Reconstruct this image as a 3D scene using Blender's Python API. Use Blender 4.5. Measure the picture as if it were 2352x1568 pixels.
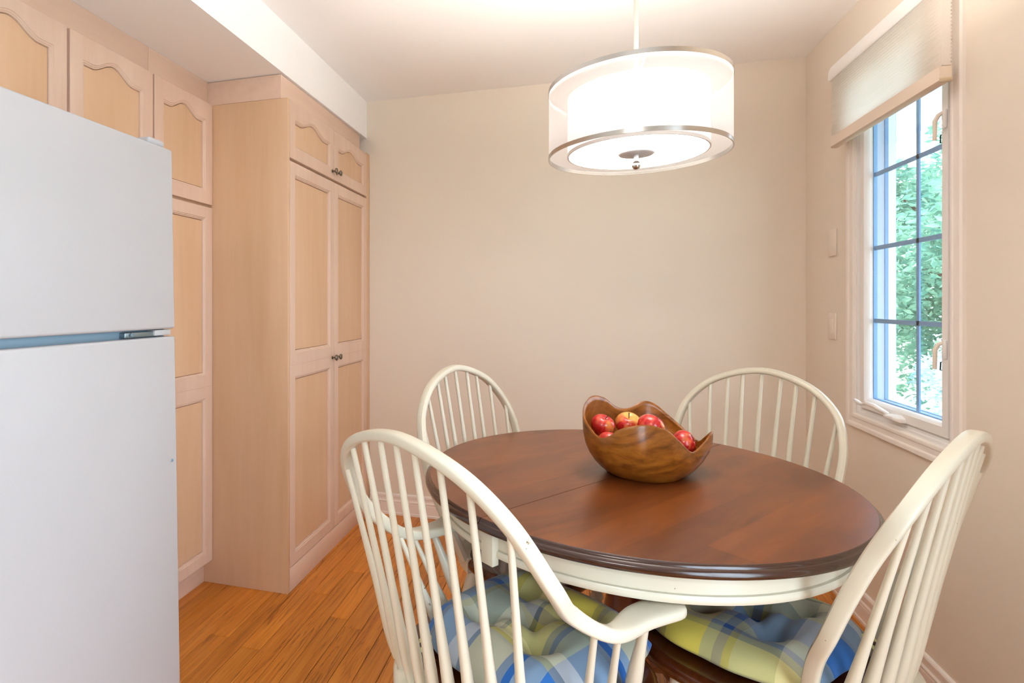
import bpy, bmesh, math, random
from mathutils import Vector, Matrix, noise as mnoise

for o in list(bpy.data.objects):
    bpy.data.objects.remove(o, do_unlink=True)
SC = bpy.context.scene
COL = SC.collection
R = math.radians

# ------------------------------------------------------------------ camera
F_PX, CX_PX, HZ_PX, EYE = 1289.0, 958.0, 696.0, 1.24
YAW = math.atan((1322 - 958) / F_PX)
cam_d = bpy.data.cameras.new('camera')
cam_d.sensor_width = 36.0
cam_d.lens = F_PX / 2352 * 36.0
cam_d.shift_x = (1176 - CX_PX) / 2352
cam_d.shift_y = -(784 - HZ_PX) / 2352
cam_d.clip_start = 0.02
cam = bpy.data.objects.new('camera', cam_d)
COL.objects.link(cam)
cam.location = (0, 0, EYE)
cam.rotation_euler = (R(90), 0, YAW)
SC.camera = cam

# ------------------------------------------------------------------ world, sun, light
W = bpy.data.worlds.new('sky')
SC.world = W
W.use_nodes = True
wn = W.node_tree.nodes
wn['Background'].inputs[0].default_value = (0.70, 0.86, 1.0, 1)
wn['Background'].inputs[1].default_value = 4.4

sun_d = bpy.data.lights.new('sun', 'SUN')
sun_d.energy = 8.5
sun_d.angle = R(3)
sun_d.color = (1.0, 0.96, 0.9)
sun = bpy.data.objects.new('sun', sun_d)
COL.objects.link(sun)
sun.location = (-6, 6, 10)
sun.rotation_euler = Vector((0.62, -0.16, -0.77)).to_track_quat('-Z', 'Y').to_euler()

def area(name, loc, target, sx, sy, power, color):
    d = bpy.data.lights.new(name, 'AREA')
    d.shape = 'RECTANGLE'
    d.size, d.size_y = sx, sy
    d.energy = power
    d.color = color
    o = bpy.data.objects.new(name, d)
    COL.objects.link(o)
    o.location = loc
    o.rotation_euler = (Vector(target) - Vector(loc)).to_track_quat('-Z', 'Y').to_euler()
    return o
# daylight entering by the patio door in the right wall, beside and behind the camera
area('patio_daylight', (1.05, -.35, .92), (-1.0, -.35, .72), 1.65, 1.70, 36, (0.70, 0.84, 1.0))
# unseen fill light under the kitchen ceiling, added to raise the ambient level
area('kitchen_fill_light', (-.35, -1.7, 2.40), (-.35, -1.7, 0), .9, .35, 34, (1.0, .985, .95))
# daylight pouring in by the casement window
wp = area('window_portal', (1.26, 2.37, 1.47), (0.0, 2.37, 1.47), 0.62, 1.36, 1, (1, 1, 1))
wp.data.cycles.is_portal = True

SC.view_settings.view_transform = 'Standard'
SC.view_settings.look = 'None'
SC.view_settings.gamma = 1.0
SC.view_settings.use_curve_mapping = False
SC.view_settings.exposure = 0.33
SC.cycles.max_bounces = 9
SC.cycles.diffuse_bounces = 7
SC.cycles.caustics_reflective = False
SC.cycles.caustics_refractive = False
SC.cycles.sample_clamp_indirect = 8.0
SC.cycles.use_adaptive_sampling = True
SC.cycles.adaptive_threshold = 0.02

# ------------------------------------------------------------------ materials
def srgb(r, g, b):
    def f(c):
        c /= 255.0
        return c / 12.92 if c <= 0.04045 else ((c + 0.055) / 1.055) ** 2.4
    return (f(r), f(g), f(b), 1.0)

class NT:
    def __init__(s, name):
        s.m = bpy.data.materials.new(name)
        s.m.use_nodes = True
        s.t = s.m.node_tree
        s.n = s.t.nodes
        s.b = s.n['Principled BSDF']
        s.out = s.n['Material Output']
    def node(s, kind, **kw):
        x = s.n.new(kind)
        for k, v in kw.items():
            setattr(x, k, v)
        return x
    def link(s, a, b):
        s.t.links.new(a, b)
    def coords(s, scale=(1, 1, 1), rnd=0.0, rot=(0, 0, 0)):
        tc = s.node('ShaderNodeTexCoord')
        mp = s.node('ShaderNodeMapping')
        mp.inputs['Scale'].default_value = scale
        mp.inputs['Rotation'].default_value = rot
        s.link(tc.outputs['Object'], mp.inputs['Vector'])
        if rnd:
            oi = s.node('ShaderNodeObjectInfo')
            mu = s.node('ShaderNodeMath', operation='MULTIPLY')
            mu.inputs[1].default_value = rnd
            s.link(oi.outputs['Random'], mu.inputs[0])
            s.link(mu.outputs[0], mp.inputs['Location'])
        return mp.outputs['Vector']
    def noise(s, vec, scale, detail=3, rough=.5, dist=0.0):
        x = s.node('ShaderNodeTexNoise')
        x.inputs['Scale'].default_value = scale
        x.inputs['Detail'].default_value = detail
        x.inputs['Roughness'].default_value = rough
        x.inputs['Distortion'].default_value = dist
        s.link(vec, x.inputs['Vector'])
        return x.outputs['Fac']
    def ramp(s, fac, stops, mode='LINEAR'):
        x = s.node('ShaderNodeValToRGB')
        x.color_ramp.interpolation = mode
        el = x.color_ramp.elements
        while len(el) < len(stops):
            el.new(0.5)
        for e, (p, c) in zip(el, stops):
            e.position = p
            e.color = c
        s.link(fac, x.inputs['Fac'])
        return x.outputs['Color']
    def mix(s, fac, a, b, mode='MIX'):
        x = s.node('ShaderNodeMix', data_type='RGBA', blend_type=mode)
        for val, sock in ((fac, x.inputs[0]), (a, x.inputs[6]), (b, x.inputs[7])):
            if isinstance(val, (int, float)):
                sock.default_value = val
            elif isinstance(val, tuple):
                sock.default_value = val
            else:
                s.link(val, sock)
        return x.outputs[2]
    def bump(s, h, strength=.1, dist=.002):
        x = s.node('ShaderNodeBump')
        x.inputs['Strength'].default_value = strength
        x.inputs['Distance'].default_value = dist
        s.link(h, x.inputs['Height'])
        s.link(x.outputs['Normal'], s.b.inputs['Normal'])
    def set(s, **kw):
        for k, v in kw.items():
            i = s.b.inputs[k.replace('_', ' ')]
            if hasattr(v, 'is_output'):
                s.link(v, i)
            else:
                i.default_value = v
        return s.m

M = {}
def paint(name, col, rough=.55, var=.04, bump=.03, bscale=180, spec=.35):
    t = NT(name)
    v = t.coords()
    n = t.noise(v, 3.0, 2)
    dark = tuple(c * (1 - var) for c in col[:3]) + (1,)
    t.set(Base_Color=t.mix(n, dark, col), Roughness=rough, Specular_IOR_Level=spec)
    if bump:
        t.bump(t.noise(v, bscale, 2), bump, .001)
    M[name] = t.m
    return t.m

paint('wall_paint', srgb(230, 220, 206), .62, .02, .05, 260)
paint('ceiling_paint', srgb(247, 246, 246), .75, .02, .06, 220)
paint('white_trim', srgb(238, 231, 225), .38, .02, 0)
paint('plate_paint', srgb(230, 220, 208), .45, .01, 0)
paint('window_vinyl', srgb(238, 236, 234), .35, .02, 0)
paint('fridge_enamel', srgb(182, 182, 185), .36, .01, .12, 420, .5)
paint('fridge_gasket', srgb(128, 152, 168), .5, .03, 0)
paint('fridge_grey', srgb(110, 132, 142), .45, .05, 0)
paint('dark_gap', srgb(48, 30, 18), .8, .1, 0)
paint('exterior_shaded_white', srgb(196, 208, 226), .6, .03, 0)  # outdoor white with the blue of shade mixed into the colour
paint('spacer_blue', srgb(128, 172, 218), .5, .05, 0)
paint('bark', srgb(92, 76, 62), .9, .3, .4, 30)
paint('grass_green', srgb(168, 178, 158), .9, .3, 0)
paint('end_cap', srgb(196, 178, 150), .5, .02, 0)
paint('shell_ext', srgb(200, 190, 180), .8, .05, 0)

def metal(name, col, rough):
    t = NT(name)
    n = t.noise(t.coords((1, 1, 60)), 40, 2)
    t.set(Base_Color=col, Metallic=1.0, Roughness=rough)
    t.bump(n, .03, .0005)
    M[name] = t.m
metal('brushed_steel', srgb(200, 196, 190), .22)
metal('pewter', srgb(138, 128, 116), .28)
metal('hinge_steel', srgb(150, 168, 176), .35)
metal('dark_steel', srgb(40, 40, 42), .4)

def chair_paint():
    t = NT('cream_paint')
    v = t.coords()
    n = t.noise(v, 5, 2)
    base = t.mix(n, srgb(204, 198, 179), srgb(214, 209, 191))
    chips = t.noise(t.coords((1, 1, 1)), 55, 3, .6)
    where = t.noise(v, 9, 2)
    a = t.ramp(chips, [(.70, (0, 0, 0, 1)), (.715, (1, 1, 1, 1))])
    b = t.ramp(where, [(.57, (0, 0, 0, 1)), (.60, (1, 1, 1, 1))])
    f = t.mix(1.0, a, b, 'MULTIPLY')
    t.set(Base_Color=t.mix(f, base, srgb(120, 98, 62)), Roughness=.28, Specular_IOR_Level=.5)
    t.bump(n, .04, .002)
    M['cream_paint'] = t.m
chair_paint()

def wood(name, stops, axis_scale, rough=.4, scale=6.0, rnd=20.0, dist=.6, bump=.05, vary=.12, coat=0.0, spec=.4):
    t = NT(name)
    v = t.coords(axis_scale, rnd)
    n1 = t.noise(v, scale, 5, .6, dist)
    n2 = t.noise(v, scale * 4.5, 3, .6, .2)
    mixn = t.node('ShaderNodeMath', operation='MULTIPLY_ADD')
    mixn.inputs[1].default_value = .30
    t.link(n2, mixn.inputs[0])
    mul = t.node('ShaderNodeMath', operation='MULTIPLY')
    mul.inputs[1].default_value = .70
    t.link(n1, mul.inputs[0])
    t.link(mul.outputs[0], mixn.inputs[2])
    c = t.ramp(mixn.outputs[0], stops)
    if vary:
        oi = t.node('ShaderNodeObjectInfo')
        hv = t.node('ShaderNodeHueSaturation')
        mr = t.node('ShaderNodeMapRange')
        mr.inputs['To Min'].default_value = 1 - vary
        mr.inputs['To Max'].default_value = 1 + vary
        t.link(oi.outputs['Random'], mr.inputs['Value'])
        t.link(mr.outputs[0], hv.inputs['Value'])
        t.link(c, hv.inputs['Color'])
        c = hv.outputs['Color']
    t.set(Base_Color=c, Roughness=rough, Specular_IOR_Level=spec)
    if coat:
        t.set(Coat_Weight=coat, Coat_Roughness=.08)
    if bump:
        t.bump(n2, bump, .001)
    M[name] = t.m
    return t

maple = [(.30, srgb(207, 168, 132)), (.52, srgb(214, 178, 144)), (.72, srgb(220, 186, 153))]
pick = [(.30, srgb(212, 180, 158)), (.52, srgb(220, 191, 171)), (.72, srgb(226, 199, 180))]
wood('maple_panel', maple, (3, 3, .3), .42, 2.2, 20, .5, .02, .03)
wood('maple_frame', pick, (3, 3, .3), .42, 2.2, 20, .5, .02, .03)
wood('maple_side', maple, (3.2, 3.2, .3), .42, 2.2, 20, .6, .02, .0)
wood('maple_crown', pick, (3.2, .3, 3.2), .42, 2.2, 20, .6, .02, .0)
def oak():
    t = NT('oak_plank')
    v = t.coords((9, .55, 9), 40)
    n1 = t.noise(v, 1.7, 4, .55, 2.2)
    w = t.node('ShaderNodeMath', operation='MULTIPLY')
    w.inputs[1].default_value = 4.5
    t.link(n1, w.inputs[0])
    fr_ = t.node('ShaderNodeMath', operation='PINGPONG')
    fr_.inputs[1].default_value = .5
    t.link(w.outputs[0], fr_.inputs[0])
    rings_ = t.ramp(fr_.outputs[0], [(.0, (1, 1, 1, 1)), (.10, (.25, .25, .25, 1)), (.30, (0, 0, 0, 1))])
    fine = t.noise(t.coords((26, 1.2, 26), 40), 3.0, 3, .6)
    base = t.ramp(fine, [(.3, srgb(184, 108, 34)), (.55, srgb(202, 126, 44)), (.8, srgb(214, 142, 58))])
    patch = t.noise(t.coords((3, .8, 3), 40), 1.6, 2)
    k = t.mix(t.ramp(patch, [(.40, (.15, .15, .15, 1)), (.62, (.85, .85, .85, 1))]), (0, 0, 0, 1), rings_)
    c = t.mix(k, base, srgb(118, 58, 16))
    oi = t.node('ShaderNodeObjectInfo')
    hv = t.node('ShaderNodeHueSaturation')
    mr = t.node('ShaderNodeMapRange')
    mr.inputs['To Min'].default_value = .84
    mr.inputs['To Max'].default_value = 1.10
    t.link(oi.outputs['Random'], mr.inputs['Value'])
    t.link(mr.outputs[0], hv.inputs['Value'])
    t.link(c, hv.inputs['Color'])
    t.set(Base_Color=hv.outputs['Color'], Roughness=.29, Specular_IOR_Level=.5)
    t.bump(fine, .03, .001)
    M['oak_plank'] = t.m
oak()
wood('bowl_wood', [(.28, srgb(74, 36, 8)), (.44, srgb(122, 68, 16)), (.58, srgb(150, 90, 28)), (.78, srgb(178, 114, 46))],
     (2.0, 2.0, 5), .29, 2.6, 3, 3.2, .02, 0, .12, .5)
wood('seat_brown', [(.3, srgb(58, 24, 8)), (.5, srgb(78, 36, 14)), (.75, srgb(96, 48, 20))],
     (2, 9, 2), .22, 3, 20, .8, .03, .03, .4, .5)
wood('pedestal_brown', [(.3, srgb(86, 38, 16)), (.5, srgb(112, 54, 24)), (.75, srgb(134, 68, 32))],
     (9, 9, 1.4), .25, 3, 20, .8, .03, .03, .3, .5)
wood('edge_brown', [(.3, srgb(48, 24, 16)), (.5, srgb(52, 26, 17)), (.75, srgb(56, 29, 20))],
     (1, 1, 1), .2, 4, 20, .5, 0, 0, .5, .5)

def tabletop_mat():
    t = NT('cherry_top')
    v = t.coords((1, 1, 1))
    # staves: broad bands along local Y with their own tone
    br = t.node('ShaderNodeTexBrick')
    br.inputs['Scale'].default_value = 1.0
    br.inputs['Mortar Size'].default_value = 0.0
    br.inputs['Brick Width'].default_value = 0.46
    br.inputs['Row Height'].default_value = 0.093
    br.inputs['Bias'].default_value = 0.0
    br.inputs['Color1'].default_value = (0, 0, 0, 1)
    br.inputs['Color2'].default_value = (1, 1, 1, 1)
    br.offset = .37
    t.link(t.coords((1, 1, 1), 0, (0, 0, R(90))), br.inputs['Vector'])
    g = t.noise(t.coords((6, 1.0, 4)), 2.6, 4, .55, 1.4)
    g2 = t.noise(t.coords((2.2, .9, 2)), 3.2, 3, .55, .6)
    c = t.ramp(g, [(.25, srgb(82, 40, 15)), (.50, srgb(110, 58, 21)), (.75, srgb(132, 73, 28))])
    c = t.mix(t.ramp(g2, [(.38, (.0, .0, .0, 1)), (.62, (1, 1, 1, 1))]), t.mix(.5, c, srgb(72, 34, 16)), c)
    c = t.mix(.22, c, t.mix(br.outputs['Color'], srgb(74, 34, 15), srgb(158, 84, 34)))
    t.set(Base_Color=c, Roughness=.295, Specular_IOR_Level=.5)
    t.bump(t.noise(v, 60, 2), .015, .001)
    M['cherry_top'] = t.m
tabletop_mat()

def apple_mat():
    t = NT('apple_skin')
    tc = t.node('ShaderNodeTexCoord')
    mp = t.node('ShaderNodeMapping')
    t.link(tc.outputs['Object'], mp.inputs['Vector'])
    mp.inputs['Scale'].default_value = (60, 60, 8)
    oi = t.node('ShaderNodeObjectInfo')
    mu = t.node('ShaderNodeMath', operation='MULTIPLY')
    mu.inputs[1].default_value = 30
    t.link(oi.outputs['Random'], mu.inputs[0])
    t.link(mu.outputs[0], mp.inputs['Location'])
    streak = t.noise(mp.outputs[0], 1.3, 4, .6)
    mp2 = t.node('ShaderNodeMapping')
    t.link(tc.outputs['Object'], mp2.inputs['Vector'])
    t.link(mu.outputs[0], mp2.inputs['Location'])
    patch = t.noise(mp2.outputs[0], 16, 2)
    red = t.ramp(streak, [(.3, srgb(150, 18, 22)), (.5, srgb(196, 42, 40)), (.72, srgb(222, 96, 62))])
    f = t.ramp(patch, [(.56, (0, 0, 0, 1)), (.70, (1, 1, 1, 1))])
    t.set(Base_Color=t.mix(f, red, srgb(226, 170, 84)), Roughness=.22, Specular_IOR_Level=.5, Coat_Weight=.3, Coat_Roughness=.1)
    M['apple_skin'] = t.m
apple_mat()
paint('apple_stem', srgb(98, 66, 36), .8, .2, 0)

def plaid_mat():
    t = NT('plaid_cotton')
    tc = t.node('ShaderNodeTexCoord')
    sx = t.node('ShaderNodeSeparateXYZ')
    t.link(tc.outputs['UV'], sx.inputs[0])
    BL, YE, SG, CR, OL, DB = srgb(84, 122, 184), srgb(226, 212, 122), srgb(158, 170, 160), srgb(222, 220, 196), srgb(146, 146, 112), srgb(62, 92, 150)
    def band(out, stops, off):
        a = t.node('ShaderNodeMath', operation='ADD')
        a.inputs[1].default_value = off
        t.link(out, a.inputs[0])
        fr = t.node('ShaderNodeMath', operation='FRACT')
        t.link(a.outputs[0], fr.inputs[0])
        return t.ramp(fr.outputs[0], stops, 'CONSTANT')
    s1 = [(0, BL), (.27, OL), (.31, SG), (.47, CR), (.56, OL), (.59, YE), (.80, OL), (.84, DB), (.88, SG)]
    s2 = [(0, YE), (.20, OL), (.24, BL), (.50, OL), (.54, CR), (.64, SG), (.84, OL), (.88, DB), (.93, SG)]
    c = t.mix(.5, band(sx.outputs[0], s1, .11), band(sx.outputs[1], s2, .3))
    hs = t.node('ShaderNodeHueSaturation')
    hs.inputs['Saturation'].default_value = 1.15
    hs.inputs['Value'].default_value = .84
    t.link(c, hs.inputs['Color'])
    t.set(Base_Color=hs.outputs['Color'], Roughness=.85, Specular_IOR_Level=.15, Sheen_Weight=.15)
    n = t.noise(t.coords(), 420, 2)
    t.bump(n, .12, .0006)
    M['plaid_cotton'] = t.m
plaid_mat()
paint('button_cloth', srgb(120, 138, 150), .85, .05, 0)
paint('tie_cloth', srgb(206, 208, 150), .85, .08, 0)

def glass_mat():
    t = NT('window_glass')
    tr = t.node('ShaderNodeBsdfTransparent')
    gl = t.node('ShaderNodeBsdfGlossy')
    gl.inputs['Roughness'].default_value = .02
    lw = t.node('ShaderNodeLayerWeight')
    pw = t.node('ShaderNodeMath', operation='POWER')
    pw.inputs[1].default_value = 5
    t.link(lw.outputs['Facing'], pw.inputs[0])
    fr = t.node('ShaderNodeMath', operation='MULTIPLY_ADD')
    fr.inputs[1].default_value = .5
    fr.inputs[2].default_value = .03
    t.link(pw.outputs[0], fr.inputs[0])
    mx = t.node('ShaderNodeMixShader')
    t.link(fr.outputs[0], mx.inputs[0])
    t.link(tr.outputs[0], mx.inputs[1])
    t.link(gl.outputs[0], mx.inputs[2])
    t.link(mx.outputs[0], t.out.inputs['Surface'])
    M['window_glass'] = t.m
glass_mat()

def sheer_mat():
    t = NT('sheer_fabric')
    tr = t.node('ShaderNodeBsdfTransparent')
    tl = t.node('ShaderNodeBsdfTranslucent')
    tl.inputs[0].default_value = (.84, .81, .80, 1)
    df = t.node('ShaderNodeBsdfDiffuse')
    df.inputs[0].default_value = (.84, .81, .80, 1)
    m1 = t.node('ShaderNodeMixShader')
    m1.inputs[0].default_value = .5
    t.link(tl.outputs[0], m1.inputs[1])
    t.link(df.outputs[0], m1.inputs[2])
    m2 = t.node('ShaderNodeMixShader')
    m2.inputs[0].default_value = .74
    t.link(tr.outputs[0], m2.inputs[1])
    t.link(m1.outputs[0], m2.inputs[2])
    t.link(m2.outputs[0], t.out.inputs['Surface'])
    M['sheer_fabric'] = t.m
sheer_mat()

def shade_mat():
    t = NT('shade_fabric')
    df = t.node('ShaderNodeBsdfDiffuse')
    df.inputs[0].default_value = srgb(246, 238, 228)
    tl = t.node('ShaderNodeBsdfTranslucent')
    tl.inputs[0].default_value = srgb(252, 250, 248)
    m = t.node('ShaderNodeMixShader')
    n = t.noise(t.coords((1, 30, 1)), 30, 2)
    mr = t.node('ShaderNodeMapRange')
    mr.inputs['To Min'].default_value = .66
    mr.inputs['To Max'].default_value = .70
    t.link(n, mr.inputs['Value'])
    t.link(mr.outputs[0], m.inputs[0])
    t.link(df.outputs[0], m.inputs[1])
    t.link(tl.outputs[0], m.inputs[2])
    t.link(m.outputs[0], t.out.inputs['Surface'])
    M['shade_fabric'] = t.m
shade_mat()
paint('rail_cloth', srgb(228, 212, 196), .8, .02, 0)
paint('rod_enamel', srgb(206, 198, 188), .4, .02, 0)
paint('satin_nickel', srgb(196, 196, 198), .4, .02, 0)

def emit_mat(name, col, strength):
    t = NT(name)
    t.set(Base_Color=(.9, .88, .84, 1), Emission_Color=col, Emission_Strength=strength, Roughness=.6)
    M[name] = t.m
emit_mat('glowing_linen', (1.0, .96, .91, 1), 0.95)
emit_mat('glowing_glass', (1.0, .95, .88, 1), 11.0)

def crystal_mat():
    t = NT('finial_glass')
    t.set(Base_Color=(1, 1, 1, 1), Roughness=.02, Transmission_Weight=.8, IOR=1.45)
    M['finial_glass'] = t.m
crystal_mat()

def leaf_mat(name, stops):
    t = NT(name)
    n = t.noise(t.coords(), 3.5, 3)
    c = t.ramp(n, stops)
    df = t.node('ShaderNodeBsdfDiffuse')
    tl = t.node('ShaderNodeBsdfTranslucent')
    t.link(c, df.inputs[0])
    t.link(c, tl.inputs[0])
    mx = t.node('ShaderNodeMixShader')
    mx.inputs[0].default_value = .45
    t.link(df.outputs[0], mx.inputs[1])
    t.link(tl.outputs[0], mx.inputs[2])
    t.link(mx.outputs[0], t.out.inputs['Surface'])
    M[name] = t.m
leaf_mat('leaf_green', [(.3, srgb(84, 136, 124)), (.5, srgb(116, 164, 144)), (.7, srgb(158, 196, 172))])
leaf_mat('leaf_pale', [(.3, srgb(130, 165, 165)), (.5, srgb(196, 214, 214)), (.7, srgb(238, 242, 244))])

# ------------------------------------------------------------------ mesh helpers
class MB:
    """collects verts/faces, builds one mesh object"""
    def __init__(s):
        s.v, s.f, s.uv = [], [], None
    def add(s, vs, fs):
        k = len(s.v)
        s.v += [tuple(v) for v in vs]
        s.f += [tuple(i + k for i in f) for f in fs]
        return s
    def box(s, x0, x1, y0, y1, z0, z1):
        return s.add([(x0, y0, z0), (x1, y0, z0), (x1, y1, z0), (x0, y1, z0), (x0, y0, z1), (x1, y0, z1), (x1, y1, z1), (x0, y1, z1)],
                     [(3, 2, 1, 0), (4, 5, 6, 7), (0, 1, 5, 4), (1, 2, 6, 5), (2, 3, 7, 6), (3, 0, 4, 7)])
    def loops(s, rings, closed=True, cap0=True, cap1=True):
        """rings: list of equal-length vertex loops"""
        n = len(rings[0])
        vs = [v for r in rings for v in r]
        fs = []
        for i in range(len(rings) - 1):
            for j in range(n if closed else n - 1):
                a, b = i * n + j, i * n + (j + 1) % n
                fs.append((a, b, b + n, a + n))
        if cap0:
            fs.append(tuple(range(n - 1, -1, -1)))
        if cap1:
            fs.append(tuple(range((len(rings) - 1) * n, len(rings) * n)))
        return s.add(vs, fs)
    def lathe(s, prof, seg=32, origin=(0, 0, 0), axis=None, cap0=True, cap1=True):
        """prof: (r, h) list; axis: unit Vector"""
        o = Vector(origin)
        ax = Vector(axis or (0, 0, 1)).normalized()
        u = ax.orthogonal().normalized() if axis else Vector((1, 0, 0))
        w = ax.cross(u)
        rings = []
        for r, hh in prof:
            rings.append([o + ax * hh + (u * math.cos(2 * math.pi * k / seg) + w * math.sin(2 * math.pi * k / seg)) * r for k in range(seg)])
        return s.loops(rings, True, cap0, cap1)
    def stick(s, a, b, prof, seg=10):
        a, b = Vector(a), Vector(b)
        L = (b - a).length
        return s.lathe([(r, t * L) for t, r in prof], seg, a, (b - a))
    def tube(s, pts, r, seg=8):
        pts = [Vector(p) for p in pts]
        rings = []
        up = None
        for i, p in enumerate(pts):
            tg = (pts[min(i + 1, len(pts) - 1)] - pts[max(i - 1, 0)]).normalized()
            if up is None:
                up = tg.orthogonal().normalized()
            up = (up - tg * up.dot(tg)).normalized()
            w = tg.cross(up)
            rr = r[i] if isinstance(r, (list, tuple)) else r
            rings.append([p + (up * math.cos(2 * math.pi * k / seg) + w * math.sin(2 * math.pi * k / seg)) * rr for k in range(seg)])
        return s.loops(rings)
    def extrude(s, prof, y0, y1, fn):
        """closed profile (a,b) extruded from y0 to y1; fn(a,b,y)->xyz"""
        return s.loops([[fn(a, b, y0) for a, b in prof], [fn(a, b, y1) for a, b in prof]])
    def build(s, name, mat, parent=None, smooth=0, bevel=0, bseg=2, subsurf=0):
        me = bpy.data.meshes.new(name)
        me.from_pydata(s.v, [], s.f)
        bm = bmesh.new()
        bm.from_mesh(me)
        bmesh.ops.remove_doubles(bm, verts=bm.verts, dist=1e-6)
        bmesh.ops.recalc_face_normals(bm, faces=bm.faces)
        if bevel:
            es = [e for e in bm.edges if len(e.link_faces) == 2 and e.calc_face_angle(0) > R(40)]
            bmesh.ops.bevel(bm, geom=es, offset=bevel, segments=bseg, profile=.5, affect='EDGES', clamp_overlap=True)
        bm.to_mesh(me)
        bm.free()
        me.materials.append(M[mat])
        o = bpy.data.objects.new(name, me)
        COL.objects.link(o)
        if parent:
            o.parent = parent
        if smooth:
            me.polygons.foreach_set('use_smooth', [True] * len(me.polygons))
            me.set_sharp_from_angle(angle=R(smooth))
        if subsurf:
            md = o.modifiers.new('sub', 'SUBSURF')
            md.levels = md.render_levels = subsurf
        return o

def tag(o, label=None, cat=None, group=None, kind=None):
    if label: o['label'] = label
    if cat: o['category'] = cat
    if group: o['group'] = group
    if kind: o['kind'] = kind
    return o
def thing(name, loc=(0, 0, 0), rz=0.0, label=None, cat=None, group=None, kind=None):
    o = bpy.data.objects.new(name, None)
    o.empty_display_size = .1
    COL.objects.link(o)
    o.location = loc
    o.rotation_euler = (0, 0, rz)
    return tag(o, label, cat, group, kind)
def boxo(name, mat, parent, x0, x1, y0, y1, z0, z1, bevel=.0015, seg=2):
    return MB().box(x0, x1, y0, y1, z0, z1).build(name, mat, parent, smooth=40 if bevel else 0, bevel=bevel, bseg=seg)

# ------------------------------------------------------------------ room shell
XL, XR, YB, YF, ZC = -1.93, 1.08, 3.145, -3.2, 2.44
WY0, WY1, WZ0, WZ1 = 2.035, 2.640, 0.80, 2.14      # window opening
def structure(name, label=None):
    return None

tag(MB().box(XL - .12, XR + .25, YB, YB + .12, -.1, ZC + .1).build('wall_back', 'wall_paint'), 'beige painted wall behind the dining table', kind='structure')
tag(MB().box(XL - .12, XL, YF, YB, -.1, ZC + .1).build('wall_left', 'wall_paint'), 'beige painted wall behind the cabinets', kind='structure')
wr = MB()
XO = XR + .121
PD0, PD1, PDZ = -1.28, .58, 2.08                     # patio door opening
wr.box(XR, XO, YF, PD0, -.1, ZC + .1)
wr.box(XR, XO, PD1, WY0, -.1, ZC + .1)
wr.box(XR, XO, PD0, PD1, PDZ, ZC + .1)
wr.box(XR, XO, WY1, YB, -.1, ZC + .1)
wr.box(XR, XO, WY0, WY1, -.1, WZ0)
wr.box(XR, XO, WY0, WY1, WZ1, ZC + .1)
tag(wr.build('wall_right', 'wall_paint'), 'beige painted wall with the casement window', kind='structure')
tag(MB().box(XL - .12, XR + .25, YF - .12, YF, -.1, ZC + .1).build('wall_front', 'wall_paint'), 'beige wall at the kitchen end of the room', kind='structure')
tag(MB().box(XL - .12, XR + .25, YF - .12, YB + .12, ZC, ZC + .12).build('ceiling', 'ceiling_paint'), 'smooth white ceiling', kind='structure')
tag(MB().box(XL, -1.20, YF, YB, 2.222, ZC).build('trim_1', 'ceiling_paint'), 'boxed white soffit over the cabinets', kind='structure')

# floor: sub floor + individual oak planks
fl = MB().box(XL - .12, XR + .25, YF - .12, YB + .12, -.10, -.012).build('floor', 'dark_gap')
tag(fl, 'amber oak strip floor', kind='structure')
rng = random.Random(7)
PW = .0765
mesh_cache = {}
x = XL
i = 0
while x < XR:
    w = min(PW, XR - x)
    y = -1.2 - rng.random() * .9
    while y < YB:
        L = rng.choice([.45, .55, .7, .85, 1.0, 1.2])
        y1 = min(y + L, YB)
        if YB - y1 < .18: y1 = YB
        if y1 > .2:
            key = (round(w, 4), round(y1 - y, 4))
            me = mesh_cache.get(key)
            if me is None:
                g = .0008
                b = .0016
                ww, ll = key
                m = MB().loops([[(g, g, -.012), (ww - g, g, -.012), (ww - g, ll - g, -.012), (g, ll - g, -.012)],
                                [(g, g, -b), (ww - g, g, -b), (ww - g, ll - g, -b), (g, ll - g, -b)],
                                [(g + b, g + b, 0), (ww - g - b, g + b, 0), (ww - g - b, ll - g - b, 0), (g + b, ll - g - b, 0)]], cap0=False)
                o = m.build('floor_plank', 'oak_plank', fl)
                mesh_cache[key] = o.data
            else:
                o = bpy.data.objects.new('floor_plank', me)
                COL.objects.link(o)
                o.parent = fl
            o.location = (x, y, 0)
        y = y1
    x += PW
    i += 1

# baseboards
BP = [(0, 0), (.016, 0), (.016, .012), (.013, .016), (.013, .066), (.011, .070), (.0135, .073), (.0135, .079), (.009, .086), (.0085, .098), (.011, .101),
      (.011, .112), (.008, .118), (.003, .121), (0, .121)]
tag(MB().extrude(BP, -1.178, XR, lambda a, b, y: (y, YB - a, b)).build('baseboard_back', 'white_trim', smooth=25), 'moulded white baseboard on the back wall', kind='structure')
tag(MB().extrude(BP, PD1 + .07, YB, lambda a, b, y: (XR - a, y, b)).build('baseboard_right', 'white_trim', smooth=25), 'moulded white baseboard on the window wall', kind='structure')

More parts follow.
